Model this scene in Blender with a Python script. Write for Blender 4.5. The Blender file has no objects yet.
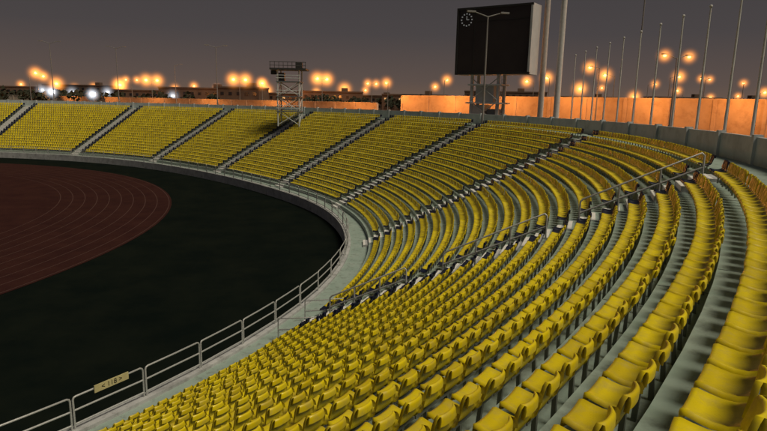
import bpy, math, random
import numpy as np
from mathutils import Vector, Matrix
random.seed(7); rng=np.random.default_rng(7)
scene=bpy.context.scene
COL=scene.collection
# ---------------------------------------------------------------- materials
def mat(name, col, rough=0.6, col2=None, scale=4.0, metallic=0.0, emis=None, estr=0.0, bump=0.0, detail=6, lo=0.35, hi=0.65, spec=0.5, stain=None):
    m=bpy.data.materials.new(name); m.use_nodes=True
    nt=m.node_tree; b=nt.nodes['Principled BSDF']
    b.inputs['Roughness'].default_value=rough; b.inputs['Metallic'].default_value=metallic
    b.inputs['Specular IOR Level'].default_value=spec
    b.inputs['Base Color'].default_value=(*col,1)
    if col2 is not None or bump>0:
        tc=nt.nodes.new('ShaderNodeTexCoord'); n=nt.nodes.new('ShaderNodeTexNoise')
        n.inputs['Scale'].default_value=scale; n.inputs['Detail'].default_value=detail; n.inputs['Roughness'].default_value=0.65
        nt.links.new(tc.outputs['Object'],n.inputs['Vector'])
        if col2 is not None:
            r=nt.nodes.new('ShaderNodeValToRGB')
            r.color_ramp.elements[0].position=lo; r.color_ramp.elements[1].position=hi
            r.color_ramp.elements[0].color=(*col,1); r.color_ramp.elements[1].color=(*col2,1)
            nt.links.new(n.outputs['Fac'],r.inputs['Fac']); last=r.outputs['Color']
            if stain is not None:
                n2=nt.nodes.new('ShaderNodeTexNoise'); n2.inputs['Scale'].default_value=stain[0]; n2.inputs['Detail'].default_value=8; n2.inputs['Roughness'].default_value=.7
                nt.links.new(tc.outputs['Object'],n2.inputs['Vector'])
                mr=nt.nodes.new('ShaderNodeMapRange'); mr.inputs[1].default_value=.5; mr.inputs[2].default_value=.68; mr.inputs[4].default_value=stain[2]
                mx=nt.nodes.new('ShaderNodeMix'); mx.data_type='RGBA'; mx.inputs[7].default_value=(*stain[1],1)
                nt.links.new(n2.outputs['Fac'],mr.inputs[0]); nt.links.new(mr.outputs[0],mx.inputs[0]); nt.links.new(last,mx.inputs[6]); last=mx.outputs[2]
            nt.links.new(last,b.inputs['Base Color'])
        if bump>0:
            bp=nt.nodes.new('ShaderNodeBump'); bp.inputs['Strength'].default_value=bump; bp.inputs['Distance'].default_value=0.02
            nt.links.new(n.outputs['Fac'],bp.inputs['Height']); nt.links.new(bp.outputs['Normal'],b.inputs['Normal'])
    if emis is not None:
        b.inputs['Emission Color'].default_value=(*emis,1); b.inputs['Emission Strength'].default_value=estr
    return m
def seat_mat(name,ca,cb,dust,rough=0.27):
    m=bpy.data.materials.new(name); m.use_nodes=True; nt=m.node_tree; b=nt.nodes['Principled BSDF']
    a=nt.nodes.new('ShaderNodeAttribute'); a.attribute_name='seatvar'
    tc=nt.nodes.new('ShaderNodeTexCoord'); n=nt.nodes.new('ShaderNodeTexNoise'); n.inputs['Scale'].default_value=7; n.inputs['Detail'].default_value=7; n.inputs['Roughness'].default_value=.65
    nt.links.new(tc.outputs['Object'],n.inputs['Vector'])
    mx=nt.nodes.new('ShaderNodeMix'); mx.data_type='RGBA'
    mx.inputs[6].default_value=(*ca,1); mx.inputs[7].default_value=(*cb,1)
    nt.links.new(a.outputs['Fac'],mx.inputs[0])
    mx2=nt.nodes.new('ShaderNodeMix'); mx2.data_type='RGBA'; mx2.inputs[7].default_value=(*dust,1)
    r=nt.nodes.new('ShaderNodeMapRange'); r.inputs[1].default_value=0.47; r.inputs[2].default_value=0.72; r.inputs[3].default_value=0; r.inputs[4].default_value=0.5
    nt.links.new(n.outputs['Fac'],r.inputs[0]); nt.links.new(r.outputs[0],mx2.inputs[0])
    nt.links.new(mx.outputs[2],mx2.inputs[6]); nt.links.new(mx2.outputs[2],b.inputs['Base Color'])
    rr=nt.nodes.new('ShaderNodeMapRange'); rr.inputs[1].default_value=.35; rr.inputs[2].default_value=.7; rr.inputs[3].default_value=rough; rr.inputs[4].default_value=rough+0.3
    nt.links.new(n.outputs['Fac'],rr.inputs[0]); nt.links.new(rr.outputs[0],b.inputs['Roughness'])
    return m
YEL=seat_mat('seat_yellow_plastic',(0.80,0.64,0.005),(0.60,0.46,0.006),(0.38,0.31,0.10))
NAVY=seat_mat('seat_navy_plastic',(0.006,0.009,0.035),(0.010,0.013,0.028),(0.02,0.02,0.03))
STEEL=mat('galvanised_steel',(0.40,0.41,0.41),0.45,(0.54,0.55,0.54),20,metallic=0.3)
BRACK=mat('seat_bracket_steel',(0.12,0.14,0.12),0.6)
TREAD=mat('painted_concrete_tread',(0.27,0.36,0.315),0.6,(0.37,0.45,0.405),1.3,bump=0.15,stain=(2.6,(.12,.145,.12),.75))
RISER=mat('concrete_riser',(0.26,0.30,0.27),0.75,(0.36,0.39,0.35),2.0,bump=0.2,stain=(3,(.12,.13,.11),.6))
CURB=mat('front_wall_concrete',(0.38,0.39,0.40),0.8,(0.52,0.53,0.53),0.9,bump=0.2,stain=(1.5,(.15,.15,.14),.6))
WHITE=mat('white_step_paint',(0.72,0.71,0.68),0.7,(0.84,0.83,0.79),6,stain=(5,(.4,.39,.36),.5))
PARA=mat('parapet_paint',(0.44,0.48,0.50),0.7,(0.54,0.57,0.58),0.7,stain=(.8,(.26,.28,.28),.6))
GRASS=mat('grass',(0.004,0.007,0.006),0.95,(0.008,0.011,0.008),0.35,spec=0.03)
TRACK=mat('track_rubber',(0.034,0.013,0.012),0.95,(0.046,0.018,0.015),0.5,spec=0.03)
LINE=mat('track_line_paint',(0.080,0.043,0.037),0.9,spec=0.05)
GROUND=mat('outer_ground',(0.05,0.042,0.034),0.95,(0.09,0.075,0.058),0.12)
DARK=mat('dark_metal',(0.03,0.03,0.03),0.6)
POLE=mat('white_pole_paint',(0.66,0.66,0.64),0.5,(0.55,0.55,0.53),3)
GPOLE=mat('grey_pole_paint',(0.22,0.22,0.22),0.6)
WALL=mat('rendered_wall',(0.42,0.33,0.25),0.85,(0.58,0.48,0.38),0.22,stain=(.6,(.28,.20,.14),.6))
SCREEN=mat('screen_matrix',(0.028,0.022,0.022),0.35,(0.04,0.032,0.03),0.25)
CAB=mat('cabinet_grey',(0.46,0.50,0.52),0.6,(0.54,0.57,0.58),1.0)
CABD=mat('cabinet_dark',(0.12,0.14,0.16),0.6)
SOD=mat('sodium_lamp',(1,0.6,0.2),0.5,emis=(1.0,0.58,0.20),estr=3.2)
WHT=mat('white_lamp',(1,1,1),0.5,emis=(0.85,0.92,1.0),estr=6)
SIGN=mat('sign_yellowed_plate',(0.62,0.56,0.28),0.6,(0.5,0.44,0.22),3)
BLACK=mat('black_lettering',(0.01,0.01,0.01),0.6)
LETTER=mat('dim_white_led',(0.3,0.3,0.3),0.5,emis=(0.8,0.8,0.8),estr=0.12)
BUILD=mat('building_render',(0.09,0.06,0.045),0.85,(0.15,0.10,0.07),0.2)
BUILDW=mat('building_window_dark',(0.02,0.02,0.025),0.2)
BUILDL=mat('building_window_lit',(0.5,0.3,0.1),0.5,emis=(1.0,0.55,0.22),estr=0.6)
LEAF=mat('foliage',(0.012,0.016,0.008),0.9,(0.03,0.035,0.015),1.5)
BARK=mat('bark',(0.06,0.045,0.03),0.9)
def halo_mat(R,col,s,pw=4.2):  # painted lamp glow: self-emitting volume, fading outward from the centre
    m=bpy.data.materials.new('glow_halo'); m.use_nodes=True; nt=m.node_tree; nt.nodes.clear()
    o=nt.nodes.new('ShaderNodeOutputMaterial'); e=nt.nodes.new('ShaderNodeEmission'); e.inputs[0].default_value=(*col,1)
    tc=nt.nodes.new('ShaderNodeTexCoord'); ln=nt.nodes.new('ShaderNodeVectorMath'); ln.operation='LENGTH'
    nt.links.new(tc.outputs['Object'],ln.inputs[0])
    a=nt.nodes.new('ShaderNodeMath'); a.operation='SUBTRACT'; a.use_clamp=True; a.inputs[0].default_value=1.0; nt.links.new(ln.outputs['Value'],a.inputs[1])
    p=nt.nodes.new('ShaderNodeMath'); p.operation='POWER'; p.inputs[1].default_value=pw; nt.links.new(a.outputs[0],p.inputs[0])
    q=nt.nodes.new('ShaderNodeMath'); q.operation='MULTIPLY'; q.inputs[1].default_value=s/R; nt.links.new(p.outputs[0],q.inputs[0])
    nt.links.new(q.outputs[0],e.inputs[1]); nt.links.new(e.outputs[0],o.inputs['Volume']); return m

# ---------------------------------------------------------------- mesh builder
class MB:
    def __init__(s): s.v=[]; s.f=[]; s.m=[]; s.mats=[]
    def mi(s,m):
        if m not in s.mats: s.mats.append(m)
        return s.mats.index(m)
    def box(s,c,size,m,rot=None):
        i=len(s.v); k=s.mi(m)
        R=rot if rot is not None else Matrix.Identity(3)
        for dx in(-.5,.5):
            for dy in(-.5,.5):
                for dz in(-.5,.5):
                    p=R@Vector((dx*size[0],dy*size[1],dz*size[2]))+Vector(c); s.v.append(tuple(p))
        for f in((0,1,3,2),(4,6,7,5),(0,4,5,1),(2,3,7,6),(0,2,6,4),(1,5,7,3)):
            s.f.append(tuple(i+a for a in f)); s.m.append(k)
    def cyl(s,a,b,r0,r1,m,n=8):
        a=Vector(a);b=Vector(b);d=(b-a).normalized()
        u=d.orthogonal().normalized(); w=d.cross(u); i=len(s.v);k=s.mi(m)
        for p,r in((a,r0),(b,r1)):
            for j in range(n):
                t=2*math.pi*j/n; s.v.append(tuple(p+(u*math.cos(t)+w*math.sin(t))*r))
        for j in range(n):
            s.f.append((i+j,i+(j+1)%n,i+n+(j+1)%n,i+n+j)); s.m.append(k)
        s.f.append(tuple(i+j for j in reversed(range(n))));s.m.append(k)
        s.f.append(tuple(i+n+j for j in range(n)));s.m.append(k)
    def ball(s,c,r,m,nu=10,nv=6,sz=1.0):
        i=len(s.v);k=s.mi(m);c=Vector(c)
        for a in range(1,nv):
            ph=math.pi*a/nv
            for j in range(nu):
                t=2*math.pi*j/nu; s.v.append((c.x+r*math.sin(ph)*math.cos(t),c.y+r*math.sin(ph)*math.sin(t),c.z+r*sz*math.cos(ph)))
        s.v.append((c.x,c.y,c.z+r*sz)); s.v.append((c.x,c.y,c.z-r*sz)); T=len(s.v)-2
        for a in range(nv-2):
            for j in range(nu):
                s.f.append((i+a*nu+j,i+(a+1)*nu+j,i+(a+1)*nu+(j+1)%nu,i+a*nu+(j+1)%nu));s.m.append(k)
        for j in range(nu):
            s.f.append((T,i+j,i+(j+1)%nu));s.m.append(k)
            s.f.append((T+1,i+(nv-2)*nu+(j+1)%nu,i+(nv-2)*nu+j));s.m.append(k)
    def face(s,pts,m):
        i=len(s.v); s.v+= [tuple(p) for p in pts]; s.f.append(tuple(range(i,i+len(pts)))); s.m.append(s.mi(m))
    def build(s,name,smooth=False,loc=None,parent=None):
        me=bpy.data.meshes.new(name)
        off=Vector(loc) if loc is not None else Vector((0,0,0))
        me.from_pydata([tuple(Vector(p)-off) for p in s.v],[],s.f)
        for m in s.mats: me.materials.append(m)
        me.polygons.foreach_set('material_index',s.m)
        if smooth: me.polygons.foreach_set('use_smooth',[True]*len(s.f))
        me.update(); o=bpy.data.objects.new(name,me); o.location=off; COL.objects.link(o)
        if parent: o.parent=parent
        return o
def tubes(name,paths,r,m,res=3,parent=None):
    cu=bpy.data.curves.new(name,'CURVE'); cu.dimensions='3D'; cu.bevel_depth=r; cu.bevel_resolution=res; cu.use_fill_caps=True
    for pts in paths:
        sp=cu.splines.new('POLY'); sp.points.add(len(pts)-1)
        for i,p in enumerate(pts): sp.points[i].co=(*p,1)
    cu.materials.append(m); o=bpy.data.objects.new(name,cu); COL.objects.link(o)
    if parent: o.parent=parent
    return o
def add_halo(c,R,col,s,parent,base):  # glowing sphere added around a lamp to paint its halo
    m=MB(); m.ball((0,0,0),1.0,halo_mat(R,col,s),16,10); o=m.build('glow_halo'); o.scale=(R,R,R); o.location=Vector(c)-Vector(base); o.parent=parent

# ---------------------------------------------------------------- plan curve of the stand front
DS=0.1
S0,S1=-60.0,175.0
def kap(s):
    xs=[-60,18,30,55,66,98,110,175]; ks=[1/41.6,1/41.6,1/122,1/122,1/68,1/68,0,0]
    return float(np.interp(s,xs,ks))
ss=np.arange(S0,S1+DS/2,DS); i0=int(round(-S0/DS))
hd=np.zeros(len(ss)); px=np.zeros(len(ss)); py=np.zeros(len(ss)); kk=np.array([kap(a) for a in ss])
px[i0]=-2.65; py[i0]=39.5
for i in range(i0+1,len(ss)):
    hd[i]=hd[i-1]+kk[i-1]*DS; h=(hd[i]+hd[i-1])/2
    px[i]=px[i-1]-math.sin(h)*DS; py[i]=py[i-1]+math.cos(h)*DS
for i in range(i0-1,-1,-1):
    hd[i]=hd[i+1]-kk[i]*DS; h=(hd[i]+hd[i+1])/2
    px[i]=px[i+1]+math.sin(h)*DS; py[i]=py[i+1]-math.cos(h)*DS
def P(s,off=0.0):
    x=np.interp(s,ss,px);y=np.interp(s,ss,py);h=np.interp(s,ss,hd)
    return x+math.cos(h)*off, y+math.sin(h)*off
def frame(s):
    h=float(np.interp(s,ss,hd)); return Vector((-math.sin(h),math.cos(h),0)),Vector((math.cos(h),math.sin(h),0))
FZ=0.65
WZ=1.5; N=20; TR=0.79; RS=0.40; O0=1.65
def rz(k): return WZ+0.35+RS*k
def ro(k): return O0+TR*k
BZ=rz(N-1)+0.20; BO=ro(N); PO=BO+2.2
prof=[(-0.10,-0.2,CURB),(-0.10,WZ+0.12,CURB),(0.32,WZ+0.12,CURB),(0.32,WZ,TREAD),(O0,WZ,RISER)]
for k in range(N):
    prof.append((ro(k),rz(k),TREAD)); prof.append((ro(k+1),rz(k),RISER))
prof.append((BO,BZ,TREAD)); prof.append((PO,BZ,PARA)); prof.append((PO,BZ+1.1,PARA)); prof.append((PO+0.22,BZ+1.1,PARA)); prof.append((PO+0.22,5.0,PARA))
sv=np.arange(S0,S1+.01,1.0)
mb=MB()
for s in sv:
    for (o,z,m) in prof:
        x,y=P(s,o); mb.v.append((float(x),float(y),z))
n=len(prof)
for i in range(len(sv)-1):
    for j in range(n-1):
        mb.f.append((i*n+j,i*n+j+1,(i+1)*n+j+1,(i+1)*n+j)); mb.m.append(mb.mi(prof[j][2]))
for s in np.arange(S0+1,S1-1,3.0):
    t,nn=frame(s); R=Matrix((nn,t,Vector((0,0,1)))).transposed(); x,y=P(s,PO+0.05)
    mb.box((x,y,BZ+0.6),(0.34,0.30,1.196),PARA,R)
for s in np.arange(S0+3,S1-3,5.6):
    t,nn=frame(s); R=Matrix((nn,t,Vector((0,0,1)))).transposed()
    for k in range(N):
        x,y=P(s,ro(k)+TR/2); mb.box((x,y,rz(k)),(TR-.01,0.018,0.006),DARK,R)
mb.build('stadium_terrace')

# ---------------------------------------------------------------- seats
SC=0.88
def seat_mesh(nu,prof_idx):
    pr=[(0.215,-0.075,0.185),(0.236,-0.02,0.195),(0.228,0.018,0.205),(0.19,0.028,0.212),(0.11,0.008,0.217),(0.02,-0.008,0.22),(-0.08,-0.005,0.22),
        (-0.15,0.02,0.22),(-0.185,0.065,0.219),(-0.205,0.13,0.217),(-0.222,0.21,0.213),(-0.238,0.295,0.205),(-0.250,0.360,0.185),(-0.262,0.392,0.158),(-0.282,0.392,0.158),(-0.296,0.355,0.180),(-0.292,0.27,0.198)]
    pr=[pr[i] for i in prof_idx]
    V=[];F=[]
    us=np.linspace(-1,1,nu)
    W=nu+2
    for (y,z,w) in pr:
        row=[]
        isback = z>0.10
        for j,u in enumerate(us):
            a=abs(u)
            zz=z+(0.0 if isback else 0.030*a**3); yy=y+(0.045*a**3 if isback else 0)
            row.append((u*w,yy,zz))
        l=row[0]; r=row[-1]
        dz=0.05 if not isback else 0.0; dy=0.0 if not isback else -0.045
        row=[(l[0]-0.008,l[1]+dy,l[2]-dz)]+row+[(r[0]+0.008,r[1]+dy,r[2]-dz)]
        V+=[(a*SC,b*SC,c*SC) for (a,b,c) in row]
    for i in range(len(pr)-1):
        for j in range(W-1):
            F.append((i*W+j,i*W+j+1,(i+1)*W+j+1,(i+1)*W+j))
    nm=len(F)
    def bx(x0,x1,y0,y1,z0,z1):
        i=len(V)
        for x in(x0,x1):
            for y in(y0,y1):
                for z in(z0,z1): V.append((x,y,z))
        for f in((0,1,3,2),(4,6,7,5),(0,4,5,1),(2,3,7,6),(0,2,6,4),(1,5,7,3)): F.append(tuple(i+a for a in f))
    bx(-0.25,0.25,-0.10,-0.055,-0.065,-0.025)
    bx(-0.022,0.022,-0.10,-0.055,-0.42,-0.068)
    return np.array(V),np.array(F),nm
HI=seat_mesh(9,list(range(17)))
LO=seat_mesh(4,[1,3,6,8,11,13,15])
def inst(geom,poses,name):
    V,F,nm=geom; n=len(poses)
    T=np.array([p[0] for p in poses]);Fw=np.array([p[1] for p in poses]);O=np.array([p[2] for p in poses]); col=np.array([p[3] for p in poses])
    jit=rng.normal(0,0.017,(n,1,1)); yaw=rng.normal(0,0.024,(n,1,1))
    vv=O[:,None,:]+(V[None,:,0:1]+yaw*V[None,:,1:2])*T[:,None,:]+(V[None,:,1:2]-yaw*V[None,:,0:1]+jit*V[None,:,2:3]*3)*Fw[:,None,:]+V[None,:,2:3]*np.array([0,0,1.0])
    vv=vv.reshape(-1,3)
    ff=(F[None]+ (np.arange(n)*len(V))[:,None,None]).reshape(-1,4)
    me=bpy.data.meshes.new(name)
    me.vertices.add(len(vv)); me.vertices.foreach_set('co',vv.astype(np.float32).ravel())
    me.loops.add(ff.size); me.loops.foreach_set('vertex_index',ff.astype(np.int32).ravel())
    me.polygons.add(len(ff)); me.polygons.foreach_set('loop_start',np.arange(0,ff.size,4,dtype=np.int32)); me.polygons.foreach_set('loop_total',np.full(len(ff),4,dtype=np.int32))
    mi=np.tile(np.r_[np.zeros(nm),np.full(len(F)-nm,2)],(n,1)); mi[:, :nm]=col[:,None]
    me.materials.append(YEL);me.materials.append(NAVY);me.materials.append(BRACK)
    me.polygons.foreach_set('material_index',mi.astype(np.int32).ravel())
    sm=np.tile(np.r_[np.ones(nm),np.zeros(len(F)-nm)],n).astype(bool); me.polygons.foreach_set('use_smooth',sm)
    me.update(calc_edges=True)
    at=me.attributes.new('seatvar','FLOAT','POINT'); at.data.foreach_set('value',np.repeat(rng.random(n),len(V)).astype(np.float32))
    o=bpy.data.objects.new(name,me); COL.objects.link(o); return o
AIS=[-47.5,-31.0,-14.2,2.0,17,32,49,67,86,106,124,142,160]
AW=0.85
for b in range(len(AIS)-1):
    sa,sb=AIS[b],AIS[b+1]; hi=[];lo=[]
    for k in range(N):
        off=ro(k)+0.54
        sg=np.arange(sa,sb+.05,0.1)
        sc=1+off*np.interp(sg,ss,kk); L=np.r_[0,np.cumsum((sc[1:]+sc[:-1])/2*0.1)]
        a=AW+0.24; e=L[-1]-AW-0.24; cnt=int((e-a)/0.49)+1
        for q,l in enumerate(np.linspace(a,e,cnt)):
            s=float(np.interp(l,L,sg)); x,y=P(s,off); t,nn=frame(s)
            navy=1 if q in(0,cnt-1,cnt-2) else 0
            pose=(tuple(t),tuple(-nn),(float(x),float(y),rz(k)+0.42),navy)
            (hi if math.hypot(x,y)<34 else lo).append(pose)
    if hi: inst(HI,hi,'stadium_seats')
    if lo: inst(LO,lo,'stadium_seats')

# ---------------------------------------------------------------- aisles
SW=1.6
for s in AIS:
    t,nn=frame(s); R=Matrix((nn,t,Vector((0,0,1)))).transposed(); m=MB()
    for k in range(-1,N):
        z0=rz(k) if k>=0 else WZ; oe=ro(k+1); z1=rz(k+1) if k<N-1 else BZ
        h=(z1-z0)/2
        x,y=P(s,oe-0.205); m.box((x,y,z0+h/2+0.001),(0.40,SW,h-0.002),CURB,R)
        x,y=P(s,oe-0.412); m.box((x,y,z0+h/2+.012),(0.012,SW,h-0.02),WHITE,R)
        x,y=P(s,oe-0.008); m.box((x,y,z0+h*1.5+.006),(0.012,SW,h-0.012),WHITE,R)
        x,y=P(s,oe-0.33); m.box((x,y,z0+h+0.004),(0.14,SW,0.006),WHITE,R)
        x,y=P(s,oe+0.075); m.box((x,y,z1+0.004),(0.14,SW,0.006),WHITE,R)
    m.build('aisle_stairs')
def P3(s,o,z): x,y=P(s,o); return (float(x),float(y),z)
def sl(o): return rz(0)+(o-O0)/TR*RS
def handrail(s,oa,ob,npost):
    ps=[]
    za=sl(oa);zb=sl(ob)
    ps.append([P3(s,oa,za-0.1),P3(s,oa,za+.86),P3(s,oa+.08,za+.96),P3(s,ob-.08,zb+.88),P3(s,ob,zb+.80),P3(s,ob,zb-0.5)])
    ps.append([P3(s,oa,za+.45),P3(s,ob,zb+.42)])
    for i in range(1,npost-1):
        o=oa+(ob-oa)*i/(npost-1); k=int((o-O0)/TR); ps.append([P3(s,o,rz(max(k,0))-0.02),P3(s,o,sl(o)+.92)])
    tubes('aisle_handrail',ps,0.034,STEEL)
for (a,b) in((3.3,6.7),(8.2,12.0),(13.1,16.8)): handrail(-14.95,a,b,4)
# ---------------------------------------------------------------- front railing
s=-44.8; paths=[]
while s<150:
    L=2.55; j=random.uniform(-.012,.012); a,b=s+0.05,s+L-0.05; o=0.14+j; z0=WZ+0.12
    paths.append([P3(a,o,z0),P3(a,o,z0+0.98),P3(a+0.03,o,z0+1.05),P3(a+0.1,o,z0+1.08+j),P3((a+b)/2,o,z0+1.08),P3(b-0.1,o,z0+1.08-j),P3(b-0.03,o,z0+1.05),P3(b,o,z0+0.98),P3(b,o,z0)])
    paths.append([P3(a,o,z0+0.62),P3(b,o,z0+0.62)])
    paths.append([P3(a,o,z0+0.16),P3(b,o,z0+0.16)])
    s+=L
tubes('front_railing',paths,0.032,STEEL)
ps=[]
for ds in (-1.5,0.9):
    ps.append([P3(-14.2+ds,1.2,WZ),P3(-14.2+ds,1.2,WZ+1.05),P3(-14.2+ds,3.2,WZ+1.45),P3(-14.2+ds,3.2,rz(1))])
    ps.append([P3(-14.2+ds,1.2,WZ+.55),P3(-14.2+ds,3.2,WZ+.95)])
tubes('aisle_gate_rail',ps,0.03,STEEL)
sgn=-23.1
t,nn=frame(sgn); e=bpy.data.objects.new('block_number_sign',None); COL.objects.link(e)
m=MB(); R=Matrix((t,-nn,Vector((0,0,1)))).transposed()
c=Vector(P3(sgn,0.20,WZ+0.12+1.08))
m.box(c,(1.2,0.03,0.25),SIGN,R); pl=m.build('plate',parent=e)
fc=bpy.data.curves.new('number','FONT'); fc.body='< 118 >'; fc.size=0.23; fc.align_x='CENTER'; fc.align_y='CENTER'; fc.extrude=0.002
fo=bpy.data.objects.new('number',fc); fc.materials.append(BLACK); COL.objects.link(fo)
M=Matrix((t,Vector((0,0,1)),nn)).transposed()
if M.determinant()<0: M=Matrix((-t,Vector((0,0,1)),nn)).transposed()
fo.matrix_world=Matrix.Translation(c+nn*0.02)@M.to_4x4(); fo.parent=e

# ---------------------------------------------------------------- field, track, ground
def flat(name,pts,z,m):
    b=MB(); b.face([(p[0],p[1],z) for p in pts],m); return b.build(name)
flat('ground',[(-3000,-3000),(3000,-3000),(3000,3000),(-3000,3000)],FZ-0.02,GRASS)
CX,CY,TRR=-72.0,44.5,52.0
def dshape(R,n=96): 
    pts=[(CX+R*math.cos(a),CY+R*math.sin(a)) for a in np.linspace(-math.pi/2,math.pi/2,n)]
    return pts+[(CX-110,CY+R),(CX-110,CY-R)]
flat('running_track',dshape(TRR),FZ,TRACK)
m=MB(); lz=FZ+.006
for i in range(10):
    R=TRR-0.25-1.22*i; w=0.04
    an=np.linspace(-math.pi/2,math.pi/2,140)
    for a,b in zip(an[:-1],an[1:]):
        m.face([(CX+(R-w)*math.cos(a),CY+(R-w)*math.sin(a),lz),(CX+(R+w)*math.cos(a),CY+(R+w)*math.sin(a),lz),(CX+(R+w)*math.cos(b),CY+(R+w)*math.sin(b),lz),(CX+(R-w)*math.cos(b),CY+(R-w)*math.sin(b),lz)],LINE)
    for sg in(-1,1):
        m.face([(CX-110,CY+sg*(R-w),lz),(CX,CY+sg*(R-w),lz),(CX,CY+sg*(R+w),lz),(CX-110,CY+sg*(R+w),lz)],LINE)
m.build('track_lane_lines')
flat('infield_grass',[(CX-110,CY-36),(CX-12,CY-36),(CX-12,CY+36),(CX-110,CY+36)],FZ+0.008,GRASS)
GZ=8.0
m=MB(); g=np.arange(S0,S1+.01,5.0)
for s_ in g:
    a=P(s_,PO+0.2);b=P(s_,2500); m.v.append((float(a[0]),float(a[1]),GZ)); m.v.append((float(b[0]),float(b[1]),GZ))
for i in range(len(g)-1): m.f.append((2*i,2*i+1,2*i+3,2*i+2)); m.m.append(m.mi(GROUND))
m.build('outer_terrain')

# ---------------------------------------------------------------- perimeter wall
def wall(name,pts,h,panel=6.0):
    m=MB()
    for a,b in zip(pts[:-1],pts[1:]):
        a=Vector((*a,0));b=Vector((*b,0)); L=(b-a).length; d=(b-a)/L; R=Matrix((d,Vector((-d.y,d.x,0)),Vector((0,0,1)))).transposed()
        n=max(1,int(L/panel))
        m.box((a+b)/2+Vector((0,0,GZ+h/2)),(L,0.3,h),WALL,R)
        m.box((a+b)/2+Vector((0,0,GZ+h+0.1)),(L,0.5,0.2),WALL,R)
        for i in range(n+1):
            m.box(a+d*(L*i/n)+Vector((0,0,GZ+h/2)),(0.5,0.6,h-0.01),WALL,R)
    return m.build(name)
wall('perimeter_wall',[(150,22),(54,84),(3.5,124)],5.2)
wall('perimeter_wall',[(-2,130),(-120,215),(-330,260)],3.6)

# ---------------------------------------------------------------- lamps
ORG=(1.0,0.33,0.05)
def street_lamp(x,y,h,arms=1,lit=SOD,z0=GZ,r=0.35,name='street_lamp',ang=None,halo_r=None,hs_=6.5):
    m=MB(); a0=random.uniform(0,math.pi) if ang is None else ang
    m.cyl((x,y,z0),(x,y,z0+h),0.13,0.07,GPOLE,8); m.box((x,y,z0+0.15),(0.5,0.5,0.3),GPOLE)
    hs=[]
    for q in range(arms):
        a=a0+math.pi*q; dx,dy=math.cos(a),math.sin(a)
        m.cyl((x,y,z0+h-0.1),(x+dx*1.5,y+dy*1.5,z0+h+0.35),0.06,0.045,GPOLE,6)
        R=Matrix.Rotation(a,3,'Z')
        m.box((x+dx*1.8,y+dy*1.8,z0+h+0.36),(0.9,0.32,0.16),GPOLE,R)
        if lit:
            c=(x+dx*1.85,y+dy*1.85,z0+h+0.18); m.ball(c,r,lit,10,6,0.8); hs.append(c)
    o=m.build(name,loc=(x,y,z0))
    if halo_r:
        for c in hs: add_halo(c,halo_r,ORG,hs_,o,(x,y,z0))
    return o
def lamp_at(b,e,H=10.0,arms=1,lit=SOD,r=None,name='street_lamp'):
    d=(GZ+H-11.8)/e; v=random.uniform(.65,1.25)
    street_lamp(b*d,d,H-0.2,arms,lit,r=r or (0.0018*d+0.08)*v,name=name,halo_r=(0.018*d+0.4)*v,hs_=7.5*v)
for (b,e,ar) in [(-.601,.037,1),(-.588,.032,1),(-.429,.029,2),(-.395,.029,2),(-.328,.021,1),(-.247,.033,2),(-.209,.028,2),(-.199,.016,1),(-.108,.037,2),(-.12,.015,1),
    (-.064,.021,1),(-.04,.02,1),(-.024,.031,2),(.003,.033,1),(.074,.028,1),(.098,.04,1),(.248,.04,1),(.274,.047,1),(.356,.066,1),(.373,.032,1),(.383,.053,1),(.419,.018,1),
    (.483,.086,2),(.476,.053,1),(.535,.05,2),(.547,.02,1),(.586,.023,1),(-.622,.018,1),(-.53,.013,1),(-.449,.02,2),(-.29,.018,1),(-.36,.016,1),(-.49,.017,1),(-.56,.02,1),(.63,.03,1),(.60,.045,1),(.50,.03,1),(.44,.04,1),(.33,.03,1)]:
    lamp_at(b,e,arms=ar)
for (b,d,z) in[(-.564,150,12.8),(-.495,160,12.4),(-.53,260,13.5),(-.47,270,14),(-.36,250,12.8),(-.58,300,14.5)]:
    m=MB(); m.cyl((b*d,d,GZ),(b*d,d,z),0.12,0.1,GPOLE); m.box((b*d,d+0.3,z),(1.4,0.3,1.0),DARK); m.box((b*d,d,z),(1.1,0.28,0.75),WHT); o=m.build('floodlight',loc=(b*d,d,z))
    add_halo((b*d,d-.5,z),0.018*d,(.85,.9,1.0),6.0 if d<200 else 2.5,o,(b*d,d,z))
for (b,d,H,ar) in[(-.562,130,17,2),(-.452,140,17,2),(-.285,120,16,2),(-.355,170,15,1),(.165,62,14.7,2),(.42,70,22,1)]:
    street_lamp(b*d,d,H-2,ar,None,name='unlit_lamp_post',ang=0.2)
def plight(x,y,z,w,c=(1,0.33,0.065)):
    l=bpy.data.lights.new('sodium_light','POINT'); l.energy=w; l.color=c; l.shadow_soft_size=0.4
    o=bpy.data.objects.new('sodium_light',l); o.location=(x,y,z); COL.objects.link(o)
for i in range(9):
    f=i/8; x=80+(3.5-80)*f; y=(67.2+(84-67.2)*((80-x)/26) if x>54 else 84+(124-84)*(54-x)/50.5)
    plight(x-2.6,y-4.5,GZ+5.5+random.uniform(-.5,.5),random.uniform(1700,2600))
for i in range(6):
    f=i/5; x=-10-105*f; y=135.8+ (215-130)*(105*f)/118
    plight(x,y-8,GZ+6,2600)
for (x,y) in((-175,300),(-105,285),(-70,245),(-45,280),(-20,265)): plight(x,y-14,GZ+7,5000)

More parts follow.
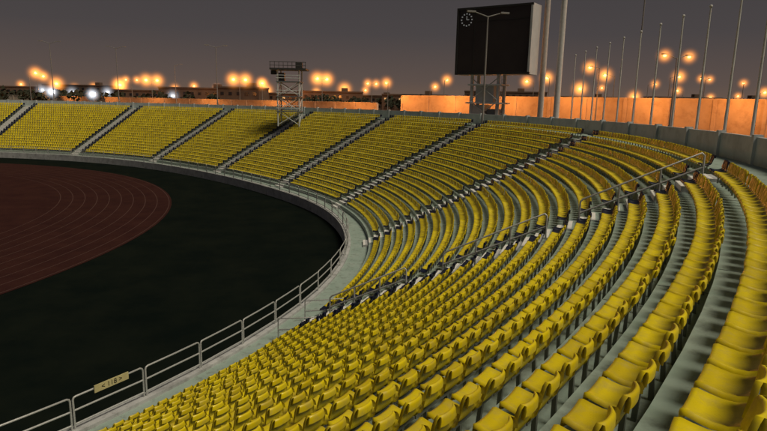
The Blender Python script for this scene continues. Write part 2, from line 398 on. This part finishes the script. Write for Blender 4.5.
# ---------------------------------------------------------------- scoreboard
sb=bpy.data.objects.new('scoreboard',None); COL.objects.link(sb)
n2=Vector((-.57,-.82,0)).normalized(); w2=Vector((-n2.y,n2.x,0))
if w2.x<0: w2=-w2
R=Matrix((w2,-n2,Vector((0,0,1)))).transposed()
c=Vector((13.3,73,19.35)); W_,H_,D_=9.7,7.9,2.4
m=MB(); m.box(c-n2*0,(W_,D_,H_),CAB,R); m.build('cabinet',parent=sb)
m=MB(); m.box(c+n2*(D_/2+0.03),(W_-0.5,0.08,H_-0.5),SCREEN,R)
for (a,b_,sx,sz) in((0,H_/2-.12,W_,.24),(0,-H_/2+.12,W_,.24),(-W_/2+.12,0,.24,H_-.5),(W_/2-.12,0,.24,H_-.5)):
    m.box(c+n2*(D_/2+.1)+w2*a+Vector((0,0,b_)),(sx,0.2,sz),DARK if sx>sz or a<0 else CAB,R)
m.box(c+n2*(D_/2+.09)+w2*(-W_/2+2.4),(0.06,0.03,H_-.6),DARK,R)
m.box(c+n2*(D_/2+.09)+w2*(1.2)+Vector((0,0,H_/2-1.6)),(W_-3.0,0.03,0.06),DARK,R)
m.build('screen',parent=sb)
m=MB(); cc=c+n2*(D_/2+0.1)+w2*(-W_/2+1.3)+Vector((0,0,H_/2-1.4))
for i in range(12):
    a=i*math.pi/6; m.box(cc+w2*math.cos(a)*0.7+Vector((0,0,math.sin(a)*0.7)),(0.15,0.04,0.15),LETTER,R)
m.box(cc+Vector((0,0,0.22)),(0.08,0.04,0.45),LETTER,R); m.box(cc+w2*0.16,(0.32,0.04,0.08),LETTER,R)
m.build('clock',parent=sb)
m=MB()
for a in(-2.6,0.9):
    for d_ in(-.9,.9):
        p=c+w2*a+n2*d_; m.cyl((p.x,p.y,GZ),(p.x,p.y,c.z-H_/2),0.22,0.22,CAB,8)
for z,s_ in((9.6,3.4),(12.0,3.2),(14.2,2.8)):
    m.box(Vector((c.x,c.y,z))+w2*(-.8),(s_+1.6,2.6,0.18),CAB,R)
m.box(Vector((c.x,c.y,10.75))+w2*(-1.7),(1.7,1.9,2.1),CAB,R); m.box(Vector((c.x,c.y,10.5))+w2*(0.2),(1.3,1.9,1.6),CABD,R)
m.box(Vector((c.x,c.y,13.1))+w2*(-.9),(2.4,1.7,2.0),CAB,R)
for z in(9.6,12.4):
    p=c+w2*(-2.6)+n2*1.1; q=c+w2*.9+n2*1.1; m.cyl((p.x,p.y,z),(q.x,q.y,z+2.6),0.07,0.07,CAB,6); m.cyl((q.x,q.y,z),(p.x,p.y,z+2.6),0.07,0.07,CAB,6)
for i in range(18): 
    p=c+w2*1.7+n2*1.2; m.box((p.x,p.y,GZ+0.4*i),(0.5,0.05,0.05),STEEL,R)
for sd in(-.27,.27):
    p=c+w2*(1.7+sd)+n2*1.2; m.cyl((p.x,p.y,GZ),(p.x,p.y,GZ+7.2),0.03,0.03,STEEL,5)
m.build('support_frame',parent=sb)

# ---------------------------------------------------------------- floodlight masts
def mast(x,y,top):
    m=MB(); m.cyl((x,y,GZ),(x,y,top),0.36,0.28,POLE,16); m.cyl((x,y,GZ),(x,y,GZ+0.5),0.6,0.6,CAB,16)
    for r_ in range(4):
        m.box((x,y-0.6,top+0.4+r_*1.0),(6,0.25,0.15),CABD)
        for q in range(6): m.box((x-2.6+q*1.05,y-0.9,top+0.6+r_*1.0),(0.7,0.4,0.6),CAB)
    m.box((x,y-0.2,top+1.6),(0.3,0.3,4),CABD); m.build('floodlight_mast')
mast(.262*72,72,40); mast(.289*70,70,40)
for i in range(11):
    f=i/10; d=27.5+(66-27.5)*f**1.15; b=.625+( .315-.625)*((1/27.5-1/d)/(1/27.5-1/66))
    x,y=b*d,d; H=9.3
    m=MB(); lx,ly=random.uniform(-.05,.05),random.uniform(-.05,.05)
    m.cyl((x,y,GZ-0.02),(x+lx,y+ly,GZ+H),0.085,0.042,POLE,10); m.ball((x+lx,y+ly,GZ+H+0.06),0.09,POLE,8,6); m.box((x,y,GZ+.1),(0.4,0.4,0.2),CURB)
    m.cyl((x+0.1,y,GZ+1.2),(x+0.07+lx,y+ly,GZ+H-0.1),0.008,0.008,CABD,4)
    m.build('flagpole')
# ---------------------------------------------------------------- camera gantry tower
gx,gy=-14.6,90; m=MB()
for dx in(-1.6,1.6):
    for dy in(-1.5,1.5): m.cyl((gx+dx,gy+dy,GZ),(gx+dx,gy+dy,16.4),0.11,0.11,CAB,6)
for z in(10.2,12.4,14.6):
    m.box((gx,gy,z),(3.6,3.4,0.12),CABD)
    for q in(.5,.9):
        m.cyl((gx-1.8,gy-1.7,z+q),(gx+1.8,gy-1.7,z+q),0.04,0.04,CAB,5); m.cyl((gx-1.8,gy-1.7,z+q),(gx-1.8,gy+1.7,z+q),0.04,0.04,CAB,5)
for z in(8.2,10.3,12.5):
    for dy in(-1.5,1.5):
        m.cyl((gx-1.6,gy+dy,z),(gx+1.6,gy+dy,z+2.0),0.06,0.06,CAB,5); m.cyl((gx+1.6,gy+dy,z),(gx-1.6,gy+dy,z+2.0),0.06,0.06,CAB,5)
    for dx in(-1.6,1.6):
        m.cyl((gx+dx,gy-1.5,z),(gx+dx,gy+1.5,z+2.0),0.06,0.06,CAB,5)
m.box((gx,gy,16.4),(5.4,3.8,0.25),DARK)
for i in range(9):
    m.cyl((gx-2.6+i*.65,gy-1.85,16.4),(gx-2.6+i*.65,gy-1.85,17.4),0.04,0.04,DARK,5)
m.cyl((gx-2.7,gy-1.85,17.4),(gx+2.7,gy-1.85,17.4),0.05,0.05,DARK,5); m.cyl((gx-2.7,gy-1.85,16.9),(gx+2.7,gy-1.85,16.9),0.04,0.04,DARK,5)
m.box((gx-1.2,gy,15.3),(0.9,0.9,1.2),CABD); m.box((gx+1.5,gy-.5,17.0),(1.0,0.8,0.8),DARK); m.box((gx-2.2,gy-1,15.9),(0.8,0.8,0.6),DARK)
m.build('camera_gantry_tower')

# ---------------------------------------------------------------- distant buildings
def building(x,y,w,d,h,rot,fl):
    e=bpy.data.objects.new('low_rise_building',None); COL.objects.link(e)
    R=Matrix.Rotation(rot,3,'Z'); o=Vector((x,y,GZ)); m=MB()
    m.box(o+Vector((0,0,h/2)),(w,d,h),BUILD,R); m.box(o+Vector((0,0,h+.3)),(w+.4,d+.4,.6),BUILD,R)
    m.box(o+R@Vector((w*.2,0,h+1.4)),(3,3,1.6),BUILD,R); m.build('walls',parent=e)
    m=MB(); nx=int(w/3.2)
    for f in range(fl):
        for i in range(nx):
            lit=random.random()<0.06
            m.box(o+R@Vector((-w/2+1.6+i*3.2,-d/2-0.02,h*(f+.5)/fl)),(1.3,0.08,1.2),BUILDL if lit else BUILDW,R)
    m.build('windows',parent=e)
for (b,d,w,h,fl) in[(-.60,330,40,8,2),(-.50,360,30,10,3),(-.40,300,36,7,2),(-.31,260,34,8,2),(-.24,230,16,8,2),(-.17,300,40,7,2),(-.09,280,28,8,2),(-.02,320,34,7,2),(.05,260,28,7,2),(.2,300,40,10,3),(.34,340,30,9,2),(.5,300,34,9,2),(.6,260,24,8,2)]:
    building(b*d,d,w,12,h,random.uniform(-.15,.15),fl)
m=MB()
for i in range(110):
    b=random.uniform(-.68,.12); d=random.uniform(190,300); x,y=b*d,d; h=random.uniform(3.5,6.5)
    m.cyl((x,y,GZ),(x,y,GZ+h*.6),0.2,0.12,BARK,5)
    for q in range(40):
        v=Vector((random.gauss(0,1),random.gauss(0,1),random.gauss(0,1))).normalized()*random.uniform(.5,1)
        c_=Vector((x,y,GZ+h*.72))+Vector((v.x*h*.4,v.y*h*.4,v.z*h*.33)); s_=random.uniform(.3,.7)
        u=Vector((random.gauss(0,1),random.gauss(0,1),random.gauss(0,1))).normalized(); w=u.orthogonal().normalized()
        m.face([c_-u*s_-w*s_,c_+u*s_-w*s_*.6,c_+u*s_*.7+w*s_,c_-u*s_*.8+w*s_*.7],LEAF)
m.build('distant_trees')

# ---------------------------------------------------------------- world
w=bpy.data.worlds.new('World'); scene.world=w; w.use_nodes=True; nt=w.node_tree; nt.nodes.clear()
out=nt.nodes.new('ShaderNodeOutputWorld'); add=nt.nodes.new('ShaderNodeAddShader')
b1=nt.nodes.new('ShaderNodeBackground'); b2=nt.nodes.new('ShaderNodeBackground')
sky=nt.nodes.new('ShaderNodeTexSky'); sky.sky_type='NISHITA'; sky.sun_disc=False; sky.sun_elevation=math.radians(-4); sky.sun_rotation=math.radians(150)
nt.links.new(sky.outputs[0],b1.inputs[0]); b1.inputs[1].default_value=0.05
tc=nt.nodes.new('ShaderNodeTexCoord'); sp=nt.nodes.new('ShaderNodeSeparateXYZ'); nt.links.new(tc.outputs['Generated'],sp.inputs[0])
r=nt.nodes.new('ShaderNodeValToRGB'); nt.links.new(sp.outputs['Z'],r.inputs['Fac']); els=r.color_ramp.elements
els[0].position=0; els[0].color=(.155,.098,.068,1); els[1].position=1; els[1].color=(.028,.029,.033,1)
for p,c_ in((.035,(.108,.079,.068)),(.11,(.068,.059,.060)),(.28,(.043,.042,.047))):
    e=els.new(p); e.color=(*c_,1)
nt.links.new(r.outputs[0],b2.inputs[0]); b2.inputs[1].default_value=1.0
nt.links.new(b1.outputs[0],add.inputs[0]);nt.links.new(b2.outputs[0],add.inputs[1]);nt.links.new(add.outputs[0],out.inputs[0])
l=bpy.data.lights.new('stadium_key_light','SUN'); l.energy=2.3; l.angle=math.radians(24); l.color=(1,.88,.68)  # added soft key light, standing in for the stadium's several lamps
o=bpy.data.objects.new('stadium_key_light',l); COL.objects.link(o)
o.rotation_euler=Vector((-.42,.32,-.85)).to_track_quat('-Z','Y').to_euler()
# ---------------------------------------------------------------- camera
cd=bpy.data.cameras.new('camera'); cd.lens=36*580/767; cd.sensor_width=36; cd.clip_end=6000; cd.clip_start=0.05
co=bpy.data.objects.new('camera',cd); COL.objects.link(co)
co.matrix_world=Matrix.Translation((0,0,11.8))@Matrix.Rotation(math.radians(90-11.0),4,'X')@Matrix.Rotation(math.radians(1.2),4,'Z')
scene.camera=co
scene.view_settings.view_transform='Standard'; scene.view_settings.look='None'; scene.view_settings.exposure=0
